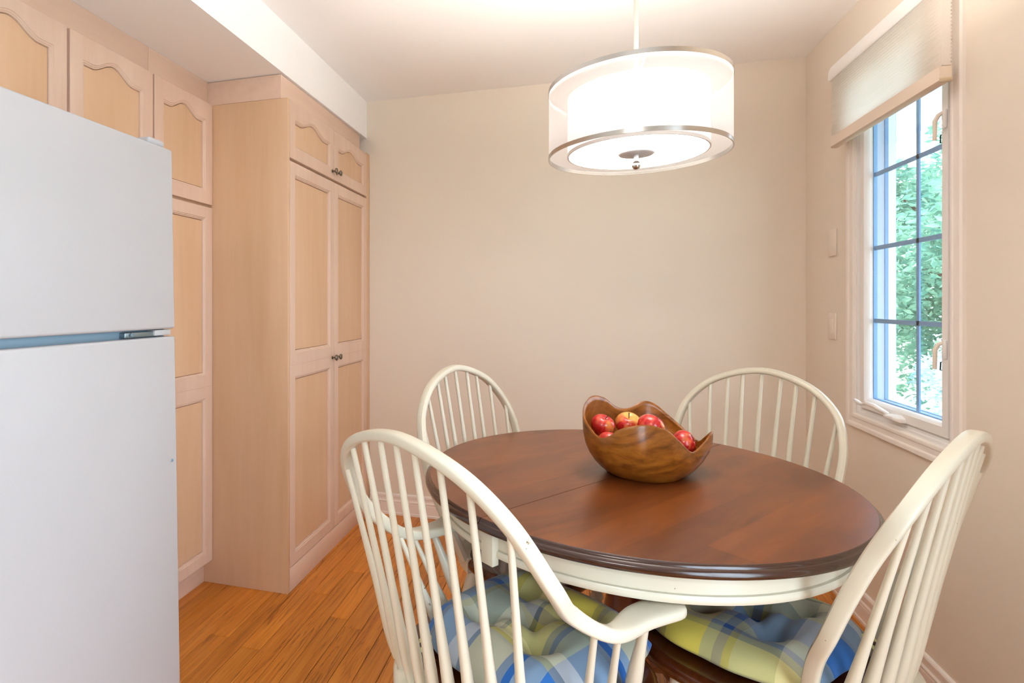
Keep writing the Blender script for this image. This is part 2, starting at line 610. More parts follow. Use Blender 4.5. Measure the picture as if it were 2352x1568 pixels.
# ------------------------------------------------------------------ cabinet doors
def ring_mesh(mb, y0, y1, z0, z1, oy0, oy1, oz0, oz1, arch, x_front, thick, n=28):
    """door frame facing +X, outer rect, opening with optional cathedral arch"""
    inner, outer = [], []
    inner += [(oy0, oz0), (oy1, oz0)]
    outer += [(y0, z0), (y1, z0)]
    for k in range(n + 1):
        u = k / n
        yy = oy1 + (oy0 - oy1) * u
        hh = 0
        if arch and .17 < u < .83:
            q = (u - .17) / .66
            hh = arch * (.5 - .5 * math.cos(2 * math.pi * q)) ** .8
        inner.append((yy, oz1 + hh))
        outer.append((y1 + (y0 - y1) * u, z1))
    N = len(inner)
    def offs(loop, d):
        out = []
        for i in range(N):
            p0, p1, p2 = Vector(loop[i - 1]), Vector(loop[i]), Vector(loop[(i + 1) % N])
            a = (p1 - p0).normalized() if (p1 - p0).length > 1e-9 else Vector((1, 0))
            b = (p2 - p1).normalized() if (p2 - p1).length > 1e-9 else a
            na, nb = Vector((-a.y, a.x)), Vector((-b.y, b.x))
            m = na + nb
            m = m / max(.35, m.length_squared / 2) if m.length > 1e-6 else na
            out.append((p1.x + m.x * d, p1.y + m.y * d))
        return out
    xf = x_front
    rings = [[(xf - thick, a, b) for a, b in outer], [(xf - .0012, a, b) for a, b in outer],
             [(xf, a + (.0012 if a == y0 else -.0012 if a == y1 else 0), b + (.0012 if b == z0 else -.0012 if b == z1 else 0)) for a, b in outer],
             [(xf, a, b) for a, b in inner],
             [(xf - .0025, a, b) for a, b in offs(inner, .0015)],
             [(xf - .003, a, b) for a, b in offs(inner, .0050)],
             [(xf - .0065, a, b) for a, b in offs(inner, .0080)],
             [(xf - .0068, a, b) for a, b in offs(inner, .0105)],
             [(xf - .0115, a, b) for a, b in offs(inner, .0120)],
             [(xf - .0185, a, b) for a, b in offs(inner, .0120)]]
    mb.loops(rings, True, False, False)
    return offs(inner, .0138)

def knob(parent, x, y, z):
    o = MB().lathe([(.0085, 0), (.0085, .002), (.0045, .005), (.0042, .013), (.008, .017), (.0135, .020), (.015, .024), (.0135, .0275), (.008, .030), (0.0005, .031)],
                   18, (x, y, z), (1, 0, 0)).build('knob', 'pewter', parent, smooth=50)
    return o

def door(parent, xf, y0, y1, z0, z1, openings, arch=0.0, knob_at=None, name='door', kn=None):
    """openings: list of (oy0,oy1,oz0,oz1) from bottom to top"""
    mb = MB()
    panels = []
    cuts = [z0]
    for a, b in zip(openings[:-1], openings[1:]):
        cuts.append((a[3] + b[2]) / 2)
    cuts.append(z1)
    for k, (a, b, c, d) in enumerate(openings):
        lp = ring_mesh(mb, y0, y1, cuts[k], cuts[k + 1], a, b, c, d, arch if k == len(openings) - 1 else 0, xf, .019)
        panels.append(lp)
    d = mb.build(name, 'maple_frame', parent, smooth=22)
    for lp in panels:
        MB().loops([[(xf - .017, a, b) for a, b in lp], [(xf - .0112, a, b) for a, b in lp]]).build('panel', 'maple_panel', d)
    if knob_at:
        knob(d, xf, *knob_at)
    return d

# pantry (deep tall cabinet)
PX = -1.180
pan = thing('pantry_cabinet', (PX - .2, 2.62, 0), 0, 'tall pickled maple pantry cabinet with arched upper doors beside the back wall', 'cabinet')
def child_box(parent, name, mat, *b, bevel=.0012):
    o = boxo(name, mat, parent, *b, bevel=bevel)
    o.matrix_parent_inverse = Matrix.Translation(-Vector(parent.location))
    return o
def reparent(o, parent):
    o.parent = parent
    o.matrix_parent_inverse = Matrix.Translation(-Vector(parent.location))
BX = PX - .021
child_box(pan, 'body', 'maple_side', XL + .004, BX, 2.170, 3.135, .0, 2.116)
child_box(pan, 'side_panel', 'maple_side', XL + .004, PX, 2.150, 2.169, .0, 2.116)
child_box(pan, 'toe_board', 'maple_crown', BX, PX + .001, 2.1695, 3.089, .0, .099)
child_box(pan, 'filler_strip', 'maple_side', BX, PX - .002, 3.0905, 3.1445, .0, 2.124)
child_box(pan, 'crown_board', 'maple_crown', XL + .004, -1.212, 2.150, 3.060, 2.117, 2.219)
def pantry_door(y0, y1, up, ky):
    st = .048
    a, b = y0 + st * .95, y1 - st * .95
    if up:
        d = door(pan, PX, y0, y1, 1.866, 2.1165, [(a, b, 1.918, 2.040)], .036, (ky, 1.905))
    else:
        d = door(pan, PX, y0, y1, .103, 1.853, [(a, b, .150, .918), (a, b, 1.022, 1.800)], 0, (ky, .966))
    reparent(d, pan)
pantry_door(2.172, 2.629, True, 2.629 - .022)
pantry_door(2.633, 3.088, True, 2.633 + .026)
pantry_door(2.172, 2.629, False, 2.629 - .022)
pantry_door(2.633, 3.088, False, 2.633 + .026)

# recessed tall cabinet next to the pantry and over-fridge cabinet
RX = -1.549
rec = thing('tall_cabinet', (RX - .15, 1.97, 0), 0, 'recessed tall maple cabinet squeezed between refrigerator and pantry', 'cabinet')
child_box(rec, 'body', 'maple_side', XL + .004, RX - .021, 1.790, 2.149, .099, 2.117)
child_box(rec, 'toe_kick', 'maple_crown', XL + .004, RX - .045, 1.790, 2.149, 0, .098)
child_box(rec, 'crown_board', 'maple_crown', XL + .004, -1.575, 1.790, 2.149, 2.118, 2.2215)
d = door(rec, RX, 1.793, 2.147, 1.673, 2.1165, [(1.840, 2.101, 1.728, 2.038)], .038); reparent(d, rec)
d = door(rec, RX, 1.793, 2.147, .104, 1.660, [(1.840, 2.101, .150, .826), (1.840, 2.101, .926, 1.612)], 0); reparent(d, rec)

ofc = thing('wall_cabinet', (RX - .15, 1.35, 1.72), 0, 'maple wall cabinet with arched doors above the refrigerator', 'cabinet')
child_box(ofc, 'body', 'maple_side', XL + .004, RX - .021, .665, 1.788, 1.728, 2.117)
child_box(ofc, 'crown_board', 'maple_crown', XL + .004, -1.575, .665, 1.788, 2.118, 2.2215)
for y0, y1 in ((.669, 1.034), (1.040, 1.409), (1.420, 1.784)):
    d = door(ofc, RX, y0, y1, 1.733, 2.1165, [(y0 + .047, y1 - .047, 1.785, 2.036)], .040); reparent(d, ofc)

# ------------------------------------------------------------------ refrigerator (leans back a touch)
fr = thing('refrigerator', (-1.50, .98, 0), 0, 'white two-door top-freezer refrigerator on the left', 'refrigerator')
FXF, FY0, FY1, FH = .396, -.38, .38, 1.672      # local coordinates: front face at x=+.396
def fbox(name, mat, *b, bevel=.006, seg=3, parent=None):
    return boxo(name, mat, parent or fr, *b, bevel=bevel, seg=seg)
fbox('cabinet_body', 'fridge_enamel', -.36, FXF - .072, FY0 + .004, FY1 - .004, .02, FH - .012)
fbox('base_grille', 'fridge_grey', -.34, FXF - .05, FY0 + .02, FY1 - .02, .0, .08, bevel=.003)
GZ0, GZ1 = 1.140, 1.1615
for nm, z0, z1 in (('fridge_door', .09, GZ0), ('freezer_door', GZ1, FH)):
    dd = fbox(nm, 'fridge_enamel', FXF - .062, FXF, FY0, FY1, z0, z1, bevel=.007, seg=4)
    boxo('gasket', 'fridge_gasket', dd, FXF - .0705, FXF - .0625, FY0 + .012, FY1 - .012, z0 + .012, z1 - .012, bevel=.001)
    hz0, hz1 = (.72, 1.12) if nm == 'fridge_door' else (1.18, 1.45)
    MB().tube([(FXF, FY0 + .05, hz0), (FXF + .035, FY0 + .05, hz0 + .03), (FXF + .04, FY0 + .05, (hz0 + hz1) / 2), (FXF + .035, FY0 + .05, hz1 - .03), (FXF, FY0 + .05, hz1)], .012).build('handle', 'fridge_enamel', dd, smooth=50)
fbox('mullion', 'fridge_gasket', FXF - .071, FXF - .030, FY0 + .006, FY1 - .012, GZ0 - .004, GZ1 + .004, bevel=.001)
hg = fbox('middle_hinge', 'hinge_steel', FXF - .055, FXF - .012, FY1 - .175, FY1 - .055, GZ0 + .003, GZ1 - .0045, bevel=.002)
MB().lathe([(.0055, 0), (.0055, .004), (.001, .005)], 6, (FXF - .0115, FY1 - .155, (GZ0 + GZ1) / 2), (1, 0, 0)).build('bolt', 'fridge_grey', hg, smooth=30)
boxo('hinge_cover', 'fridge_enamel', hg, FXF - .055, FXF - .006, FY1 - .075, FY1 - .012, GZ0 + .004, GZ1 - .002, bevel=.002)
fbox('top_hinge_cover', 'fridge_enamel', FXF - .11, FXF - .006, FY1 - .085, FY1 - .022, FH - .002, FH + .020, bevel=.010, seg=4)
MB().lathe([(.004, -.002), (.004, .0015), (.003, .002)], 12, (FXF, FY1 - .022, .79), (1, 0, 0)).build('plug', 'fridge_gasket', fr, smooth=30)
fr.rotation_euler = (0, -R(1.05), 0)
fr.location = (-1.4785, .98, -.0005)

# ------------------------------------------------------------------ window
win = thing('window_1', (XR, (WY0 + WY1) / 2, WZ0), 0, 'white casement window with divided panes and moulded casing', kind='structure')
CAS = [(0, .0), (.006, .0), (.010, .003), (.012, .008), (.012, .014), (.0095, .017), (.0095, .034), (.012, .037), (.0145, .042), (.0145, .053), (.009, .057), (0, .057)]
# profile: (depth into the room, distance outward from the opening)
def frame_loop(y0, y1, z0, z1, prof, fx):
    """mitred rectangular frame: profile (a=into room, b=outward)"""
    rings = []
    for cy, cz, sy, sz in ((y0, z0, -1, -1), (y1, z0, 1, -1), (y1, z1, 1, 1), (y0, z1, -1, 1)):
        rings.append([(fx - a, cy + sy * b, cz + sz * b) for a, b in prof])
    rings.append(rings[0])
    return MB().loops(rings, True, False, False)
def wpart(o, parent=None):
    o.parent = parent or win
    if parent is None:
        o.matrix_parent_inverse = Matrix.Translation(-Vector(win.location))
    return o
wpart(frame_loop(WY0 + .002, WY1 - .002, WZ0 + .002, WZ1 - .002, CAS, XR).build('casing', 'white_trim', smooth=30))
JB = [(0.0, 0), (0.0, -.012), (-.010, -.014), (-.010, -.022), (-.018, -.029), (-.12, -.029), (-.12, 0)]
wpart(frame_loop(WY0, WY1, WZ0, WZ1, JB, XR).build('jamb', 'window_vinyl', smooth=30))
SH = [(-.002, -.031), (-.002, -.060), (-.006, -.064), (-.014, -.069), (-.020, -.071), (-.028, -.071), (-.028, -.031)]
sash = wpart(frame_loop(WY0, WY1, WZ0, WZ1, SH, XR).build('sash', 'window_vinyl', smooth=30))
GY0, GY1, GZa, GZb = WY0 + .071, WY1 - .071, WZ0 + .074, WZ1 - .071
wpart(frame_loop(WY0, WY1, WZ0, WZ1, [(-.0285, -.031), (-.0285, -.0745), (-.0405, -.0745), (-.0405, -.031)], XR).build('spacer', 'spacer_blue', smooth=30), sash)
wpart(frame_loop(WY0, WY1, WZ0, WZ1, [(-.041, -.031), (-.041, -.069), (-.066, -.069), (-.066, -.031)], XR).build('outer_sash', 'exterior_shaded_white', smooth=30), sash)
wpart(frame_loop(WY0, WY1, WZ0, WZ1, [(-.0665, -.031), (-.0665, -.071), (-.078, -.071), (-.078, -.031)], XR).build('screen_frame', 'spacer_blue', smooth=30), sash)
for k, xx in enumerate((XR + .030, XR + .038)):
    wpart(MB().box(xx, xx + .002, GY0 - .01, GY1 + .01, GZa - .01, GZb + .01).build('pane', 'window_glass'), sash)
MX0, MX1 = XR + .0325, XR + .0375
for z in (1.172, 1.452, 1.735, 2.0):
    wpart(MB().box(MX0, MX1, GY0 - .006, GY1 + .006, z - .008, z + .008).build('muntin', 'spacer_blue'), sash)
wpart(MB().box(MX0, MX1, 2.285 - .008, 2.285 + .008, GZa - .006, GZb + .006).build('muntin', 'spacer_blue'), sash)
# outer brick mould
wpart(frame_loop(WY0, WY1, WZ0, WZ1, [(-.1215, .035), (-.134, .035), (-.134, -.003), (-.1215, -.003)], XR).build('brick_mould', 'exterior_shaded_white', smooth=30))
# crank operator
ck = wpart(MB().loops([[(XR + .012, 2.335 + a, .828 + b) for a, b in ((-.045, 0), (.05, 0), (.05, .020), (-.02, .026), (-.045, .018))],
                       [(XR - .012, 2.335 + a, .830 + b) for a, b in ((-.042, 0), (.05, 0), (.05, .016), (-.02, .022), (-.042, .014))],
                       [(XR - .024, 2.335 + a, .834 + b) for a, b in ((-.02, 0), (.045, 0), (.045, .008), (-.01, .012), (-.02, .008))]]).build('crank_operator', 'window_vinyl', smooth=50, bevel=.002))
wpart(MB().tube([(XR - .010, 2.375, .846), (XR - .026, 2.385, .856), (XR - .034, 2.42, .866), (XR - .036, 2.47, .867), (XR - .034, 2.505, .858)],
                [.006, .008, .0085, .0075, .005], 10).build('crank_arm', 'window_vinyl', smooth=60), ck)
wpart(MB().tube([(XR - .034, 2.500, .859), (XR - .036, 2.512, .857), (XR - .038, 2.535, .861), (XR - .039, 2.552, .866)],
                [.004, .006, .0085, .006], 10).build('crank_knob', 'window_vinyl', smooth=60), ck)
# sash locks on the near stile
for z in (1.10, 1.80):
    lk = wpart(MB().box(XR - .006, XR + .0015, WY0 + .0315, WY0 + .048, z - .030, z + .028).build('sash_lock', 'window_vinyl', smooth=40, bevel=.003))
    wpart(MB().tube([(XR + .000, WY0 + .044, z + .022), (XR - .012, WY0 + .050, z + .014), (XR - .020, WY0 + .052, z - .004), (XR - .020, WY0 + .052, z - .035), (XR - .021, WY0 + .052, z - .062)],
                    [.0055, .006, .006, .0055, .0055], 8).build('lock_lever', 'plate_paint', smooth=60), lk)
    wpart(MB().tube([(XR + .013, WY0 + .066, z - .040), (XR + .003, WY0 + .068, z - .042), (XR + .002, WY0 + .068, z - .066), (XR + .013, WY0 + .066, z - .068)], .002, 6).build('keeper', 'dark_steel', smooth=60), lk)

# patio door (out of frame, source of the cool side light)
pdr = thing('door_1', (XR + .07, (PD0 + PD1) / 2, 0), 0, 'white sliding patio door beside the camera', kind='structure')
def pdp(o):
    reparent(o, pdr)
pdp(frame_loop(PD0, PD1, 0.02, PDZ, [(0, .0), (.014, .0), (.014, .064), (0, .064)], XR).build('casing', 'white_trim', pdr))
for y0, y1, xx in ((PD0, (PD0 + PD1) / 2 + .03, .06), ((PD0 + PD1) / 2 - .03, PD1, .095)):
    pdp(frame_loop(y0, y1, .01, PDZ, [(-xx, 0), (-xx, -.07), (-xx - .03, -.07), (-xx - .03, 0)], XR).build('sliding_frame', 'window_vinyl', pdr))
    pdp(MB().box(XR + xx + .012, XR + xx + .018, y0 + .06, y1 - .06, .07, PDZ - .06).build('pane', 'window_glass', pdr))

# cellular shade, outside mounted, half way up
sh = thing('cellular_shade', (1.035, 2.33, 2.18), 0, 'cream pleated cellular blind pulled down over the top of the window', 'window blind')
def shp(o):
    return reparent(o, sh) or o
SY0, SY1 = 1.973, 2.694
shp(MB().extrude([(0, 0), (.050, 0), (.054, .006), (.052, .040), (.044, .058), (.030, .064), (0, .064)], SY0 - .004, SY1 + .012, lambda a, b, y: (XR - .018 - a, y, 2.158 + b)).build('headrail', 'window_vinyl', smooth=40))
mb = MB()
z = 2.157
n_pl = 22
ztop, zbot = 2.157, 1.925
front, back = [], []
pitch = (ztop - zbot) / n_pl
for k in range(n_pl + 1):
    z = ztop - k * pitch
    front.append((XR - .0628, z)); back.append((XR - .0415, z))
    if k < n_pl:
        front.append((XR - .0636, z - pitch / 2)); back.append((XR - .0370, z - pitch / 2))
prof = front + back[::-1]
mb.loops([[(a, SY0, b) for a, b in prof], [(a, SY1, b) for a, b in prof]], True, True, True)
for k in range(len(front) - 1):      # end openings of the cells, slightly sunken
    pass
cells = mb.build('pleated_fabric', 'shade_fabric'); shp(cells)
shp(MB().extrude([(0, 0), (.006, -.005), (.024, -.005), (.030, .002), (.030, .042), (.003, .042)], SY0, SY1, lambda a, b, y: (XR - .068 + a, y, 1.884 + b)).build('bottom_rail', 'rail_cloth', smooth=40))
shp(MB().box(XR - .069, XR - .037, SY0 - .004, SY0 - .0005, 1.878, 1.891).build('end_cap', 'end_cap', bevel=.002, smooth=40))

# switch plates near the corner
sw = thing('switch_plate', (XR, 2.845, 1.14), 0, 'painted light switch plate between window casing and corner', 'light switch')
reparent(boxo('plate', 'plate_paint', sw, XR - .006, XR - .0004, 2.808, 2.884, 1.083, 1.199, bevel=.002), sw)
reparent(boxo('rocker', 'plate_paint', sw, XR - .010, XR - .0055, 2.830, 2.862, 1.108, 1.174, bevel=.0015), sw)
sw = thing('wall_plate', (XR, 2.845, 1.50), 0, 'blank painted wall plate above the light switch', 'wall plate')
reparent(boxo('plate', 'plate_paint', sw, XR - .006, XR - .0004, 2.806, 2.882, 1.445, 1.561, bevel=.002), sw)
reparent(MB().lathe([(.004, 0), (.004, .0012), (.002, .002)], 10, (XR - .006, 2.844, 1.503), (-1, 0, 0)).build('screw', 'plate_paint', sw, smooth=30), sw)

# ------------------------------------------------------------------ outside
tag(MB().box(XR + .25, 30, -12, 30, -.75, -.60).build('ground_outside', 'grass_green'), 'bright lawn outside the window', 'lawn', kind='structure')
ev = thing('roof_eave', (1.5, 3.0, 2.3), 0, 'white roof eave with gutter seen through the top panes', 'eave')
def evp(o): reparent(o, ev)
evp(boxo('soffit_board', 'exterior_shaded_white', ev, 1.26, 1.78, 1.2, 7.0, 2.36, 2.39))
evp(boxo('fascia', 'exterior_shaded_white', ev, 1.74, 1.78, 1.2, 7.0, 2.19, 2.3595))
evp(MB().extrude([(0, 0), (.07, 0), (.11, .05), (.11, .11), (.10, .11), (.10, .055), (.065, .01), (.01, .01), (.01, .11), (0, .11)], 1.2, 7.0, lambda a, b, y: (1.782 + a, y, 2.20 + b)).build('gutter', 'exterior_shaded_white'))
evp(boxo('post_cap', 'exterior_shaded_white', ev, 1.60, 1.739, 3.95, 4.09, 2.10, 2.3595))

def tree(name, loc, h, cz, rad, nleaf, size, mat, label, seed, group=None, cat='tree', trunk=True):
    rg = random.Random(seed)
    t = thing(name, loc, 0, label, cat, group)
    if trunk:
        pts = [(0, 0, 0), (.06, .03, h * .25), (-.03, .05, h * .5), (.04, -.02, h * .8)]
        MB().tube(pts, [.16, .12, .10, .05], 10).build('trunk', 'bark', t, smooth=60)
        for k in range(6):
            a = k * 1.05 + rg.random()
            z0 = h * (.35 + .06 * k)
            br = MB().tube([(0, .04, z0), (math.cos(a) * rad[0] * .35, math.sin(a) * rad[1] * .35, z0 + .4), (math.cos(a) * rad[0] * .75, math.sin(a) * rad[1] * .75, z0 + .8)], [.05, .035, .012], 7)
            br.build('branch', 'bark', t, smooth=60)
    mb = MB()
    nb = 26
    blobs = []
    for k in range(nb):
        while True:
            p = Vector((rg.uniform(-1, 1), rg.uniform(-1, 1), rg.uniform(-1, 1)))
            if p.length < 1: break
        blobs.append((Vector((p.x * rad[0], p.y * rad[1], cz + p.z * rad[2])), rg.uniform(.25, .42) * min(rad)))
    for k in range(nleaf):
        c, r = rg.choice(blobs)
        d = Vector((rg.gauss(0, 1), rg.gauss(0, 1), rg.gauss(0, 1))).normalized() * r * (rg.random() ** .4)
        p = c + d
        if p.z < .02: p.z = .02 + rg.random() * .1
        u = Vector((rg.gauss(0, 1), rg.gauss(0, 1), rg.gauss(0, .5))).normalized()
        w = u.orthogonal().normalized()
        w.rotate(Matrix.Rotation(rg.random() * 6.28, 3, u))
        s_ = size * rg.uniform(.7, 1.3)
        n_ = u.cross(w) * s_ * .12
        mb.add([p - u * s_, p + w * s_ * .45 + n_, p + u * s_, p - w * s_ * .45 + n_], [(0, 1, 2, 3)])
    me = bpy.data.meshes.new('foliage')
    me.from_pydata(mb.v, [], mb.f)
    me.materials.append(M[mat])
    o = bpy.data.objects.new('foliage', me)
    COL.objects.link(o)
    o.parent = t
    o['kind'] = 'stuff'
    return t
tree('leafy_tree', (4.9, 8.6, -.6), 4.2, 2.75, (2.1, 2.1, 1.75), 26000, .055, 'leaf_green', 'green leafy tree filling the middle window panes', 3)
tree('leafy_tree', (9.6, 15.5, -.6), 6.0, 3.4, (2.8, 2.8, 2.4), 16000, .09, 'leaf_green', 'more distant green tree behind the nearer tree outside', 5)
tree('flowering_bush', (3.35, 5.9, -.6), 1.0, .80, (.95, .95, .75), 9000, .035, 'leaf_pale', 'pale sunlit bush at the foot of the window view', 8, None, 'bush', False)

# ------------------------------------------------------------------ table
TC, TRAD = Vector((.1366, 1.684, 0)), .556
SEAM = math.atan2(.788, .616)                # direction of the seam in plan
tb = thing('dining_table', TC, SEAM - R(90), 'round two-tone dining table with dark cherry top and cream apron', 'table')
# local Y runs along the seam
def half_top(sign):
    n = 72
    prof = [(TRAD - .055, .733), (TRAD + .002, .733), (TRAD + .0075, .736), (TRAD + .0100, .7415), (TRAD + .0090, .7475), (TRAD + .0055, .7515), (TRAD + .0015, .7528), (TRAD + .0008, .7560), (TRAD - .0015, .7588), (TRAD - .004, .760)]
    rings = []
    arcs = []
    for r, z in prof:
        a0 = math.asin(.0009 / r)
        arcs.append([(r * math.cos(-math.pi / 2 + a0 + (math.pi - 2 * a0) * k / n), r * math.sin(-math.pi / 2 + a0 + (math.pi - 2 * a0) * k / n), z) for k in range(n + 1)])
    return [[(sign * x_, y_, z_) for x_, y_, z_ in a] for a in arcs]
for sg in (1, -1):
    arcs = half_top(sg)
    edge = MB().loops(arcs, False, False, False)
    top = MB().add(arcs[-1], [tuple(range(len(arcs[-1])))]).add(arcs[0], [tuple(range(len(arcs[0])))])
    top.add([arcs[0][0], arcs[0][-1], arcs[-1][-1], arcs[-1][0]], [(0, 1, 2, 3)])
    lf = top.build('tabletop_half', 'cherry_top', tb)
    edge.build('edge_moulding', 'edge_brown', lf, smooth=50)
# apron ring with bead, split at the seam
RA = TRAD - .038
AP = [(RA - .020, .7325), (RA, .7325), (RA, .6875), (RA - .0025, .6865), (RA - .0025, .6845), (RA + .0035, .6835), (RA + .0062, .679), (RA + .0065, .673), (RA + .004, .6675), (RA - .002, .665), (RA - .020, .665)]
rings = []
seg = 120
for k in range(seg + 1):
    a = 2 * math.pi * k / seg
    rings.append([(r * math.cos(a), r * math.sin(a), z) for r, z in AP])
MB().loops(rings, True, False, False).build('apron', 'cream_paint', tb, smooth=40)
for sg in (1, -1):
    MB().box(-.019, .019, -.010, .010, .650, .7322).build('apron_block', 'cream_paint', tb, smooth=40, bevel=.002).location = (.0, sg * (RA + .008), 0)
# pedestal
MB().lathe([(.20, .655), (.20, .700), (.10, .7325)], 32).build('top_plate', 'pedestal_brown', tb, smooth=40)
MB().lathe([(.060, .654), (.052, .64), (.045, .60), (.050, .56), (.055, .545), (.047, .53), (.044, .49), (.052, .42), (.066, .34), (.071, .29), (.064, .24), (.05, .215), (.06, .20), (.072, .185), (.072, .10), (.06, .085)], 40).build('column', 'pedestal_brown', tb, smooth=60)
for k in range(4):
    a = R(4) + k * R(90)
    pts = [(.055, .165), (.14, .175), (.22, .13), (.28, .065), (.34, .03)]
    hw = [.030, .027, .024, .022, .024]
    hh = [.045, .034, .028, .026, .028]
    rr = []
    for (px_, pz_), w_, h_ in zip(pts, hw, hh):
        ring = []
        for j in range(10):
            t_ = 2 * math.pi * j / 10
            lx, ly, lz = px_, w_ * math.cos(t_), pz_ + h_ * math.sin(t_)
            ring.append((lx * math.cos(a) - ly * math.sin(a), lx * math.sin(a) + ly * math.cos(a), max(lz, .002)))
        rr.append(ring)
    MB().loops(rr).build('foot', 'pedestal_brown', tb, smooth=60)

# ------------------------------------------------------------------ windsor chairs
def catmull(P, n=12):
    P = [Vector(p) for p in P]
    out = []
    for i in range(1, len(P) - 2):
        a, b, c, d = P[i - 1:i + 3]
        for k in range(n):
            t_ = k / n
            out.append(.5 * ((2 * b) + (c - a) * t_ + (2 * a - 5 * b + 4 * c - d) * t_ ** 2 + (-a + 3 * b - 3 * c + d) * t_ ** 3))
    out.append(P[-2])
    return out
def bow_curve(P):
    P = [Vector(p) for p in P]
    m = Vector((-P[1].x, P[1].y, P[1].z))
    half = catmull([m] + P + [2 * P[-1] - P[-2]])
    left = [Vector((-p.x, p.y, p.z)) for p in half[:0:-1]]
    return half, left + half           # from left end over the top to right end

SECT = []      # unit section (w: outward -1..1, d: back +1 / front -1), with a bead groove on the front face
for k in range(20):
    t_ = 2 * math.pi * k / 20
    c_, s_ = math.cos(t_), math.sin(t_)
    SECT.append((math.copysign(abs(c_) ** .55, c_), math.copysign(abs(s_) ** .55, s_)))
def bow_mesh(path, arms):
    rings = []
    n = len(path)
    for i, p in enumerate(path):
        tg = (path[min(i + 1, n - 1)] - path[max(i - 1, 0)]).normalized()
        w = Vector((p.x, 0, max(p.z - .80, 0) * 1.0 + .0001))
        w.normalize()
        dd = w.cross(tg).normalized()
        w = tg.cross(dd).normalized()
        back = -dd
        hw, hd = .0112, .0150
        cap = 1.0
        shift = Vector((0, 0, 0))
        if arms:
            # arm region: wide flat paddle
            q = min(max((.72 - p.z) / .07, 0), 1)
            f_ = min(max((p.y + .10) / .20, 0), 1)
            f_ = f_ * f_ * (3 - 2 * f_)
            hw = hw + q * (.0040 + .018 * f_)
            hd = hd - q * .0025
            e = min(i, n - 1 - i)
            if e < 5:
                cap = (.45, .78, .92, .98, 1.0)[e]
                hw *= cap
                hd *= (.75, .9, 1, 1, 1)[e]
            shift = w * (-.010 * q * f_)
        ring = []
        for a, b in SECT:
            dent = 0
            if b < -.5 and .30 < a < .75 and not (arms and p.z < .72):
                dent = .0022
            ring.append(p + shift + w * (a * hw) + back * (b * hd + dent))
        rings.append(ring)
    return MB().loops(rings)

SPROF = [(0, .0075), (.03, .0092), (.09, .0118), (.16, .0124), (.26, .0108), (.42, .0084), (.7, .0069), (1, .0060)]
LEGP = [(0, .012), (.05, .015), (.16, .0185), (.24, .0155), (.265, .0145), (.275, .019), (.295, .021), (.315, .019), (.325, .014), (.34, .0135), (.40, .017), (.52, .0215), (.60, .020), (.70, .015), (.715, .0135), (.725, .0175), (.745, .0175), (.755, .0135), (.80, .0145), (1, .0105)]

def seat_outline(sc=1.0, wide=.25, n=72, grow=0.0, front=.205):
    pts = []
    for k in range(n):
        t_ = 2 * math.pi * k / n
        c_, s_ = math.cos(t_), math.sin(t_)
        ex = .55 if s_ > 0 else .80
        x_ = math.copysign(abs(c_) ** ex, c_) * (wide + grow)
        y_ = math.copysign(abs(s_) ** (.60 if s_ > 0 else .95), s_)
        y_ = .045 + y_ * ((front if s_ > 0 else .290) + grow)
        x_ *= 1 - .10 * max(0, -s_) + .02 * max(0, s_)
        pts.append((x_ * sc, y_ * sc))
    return pts

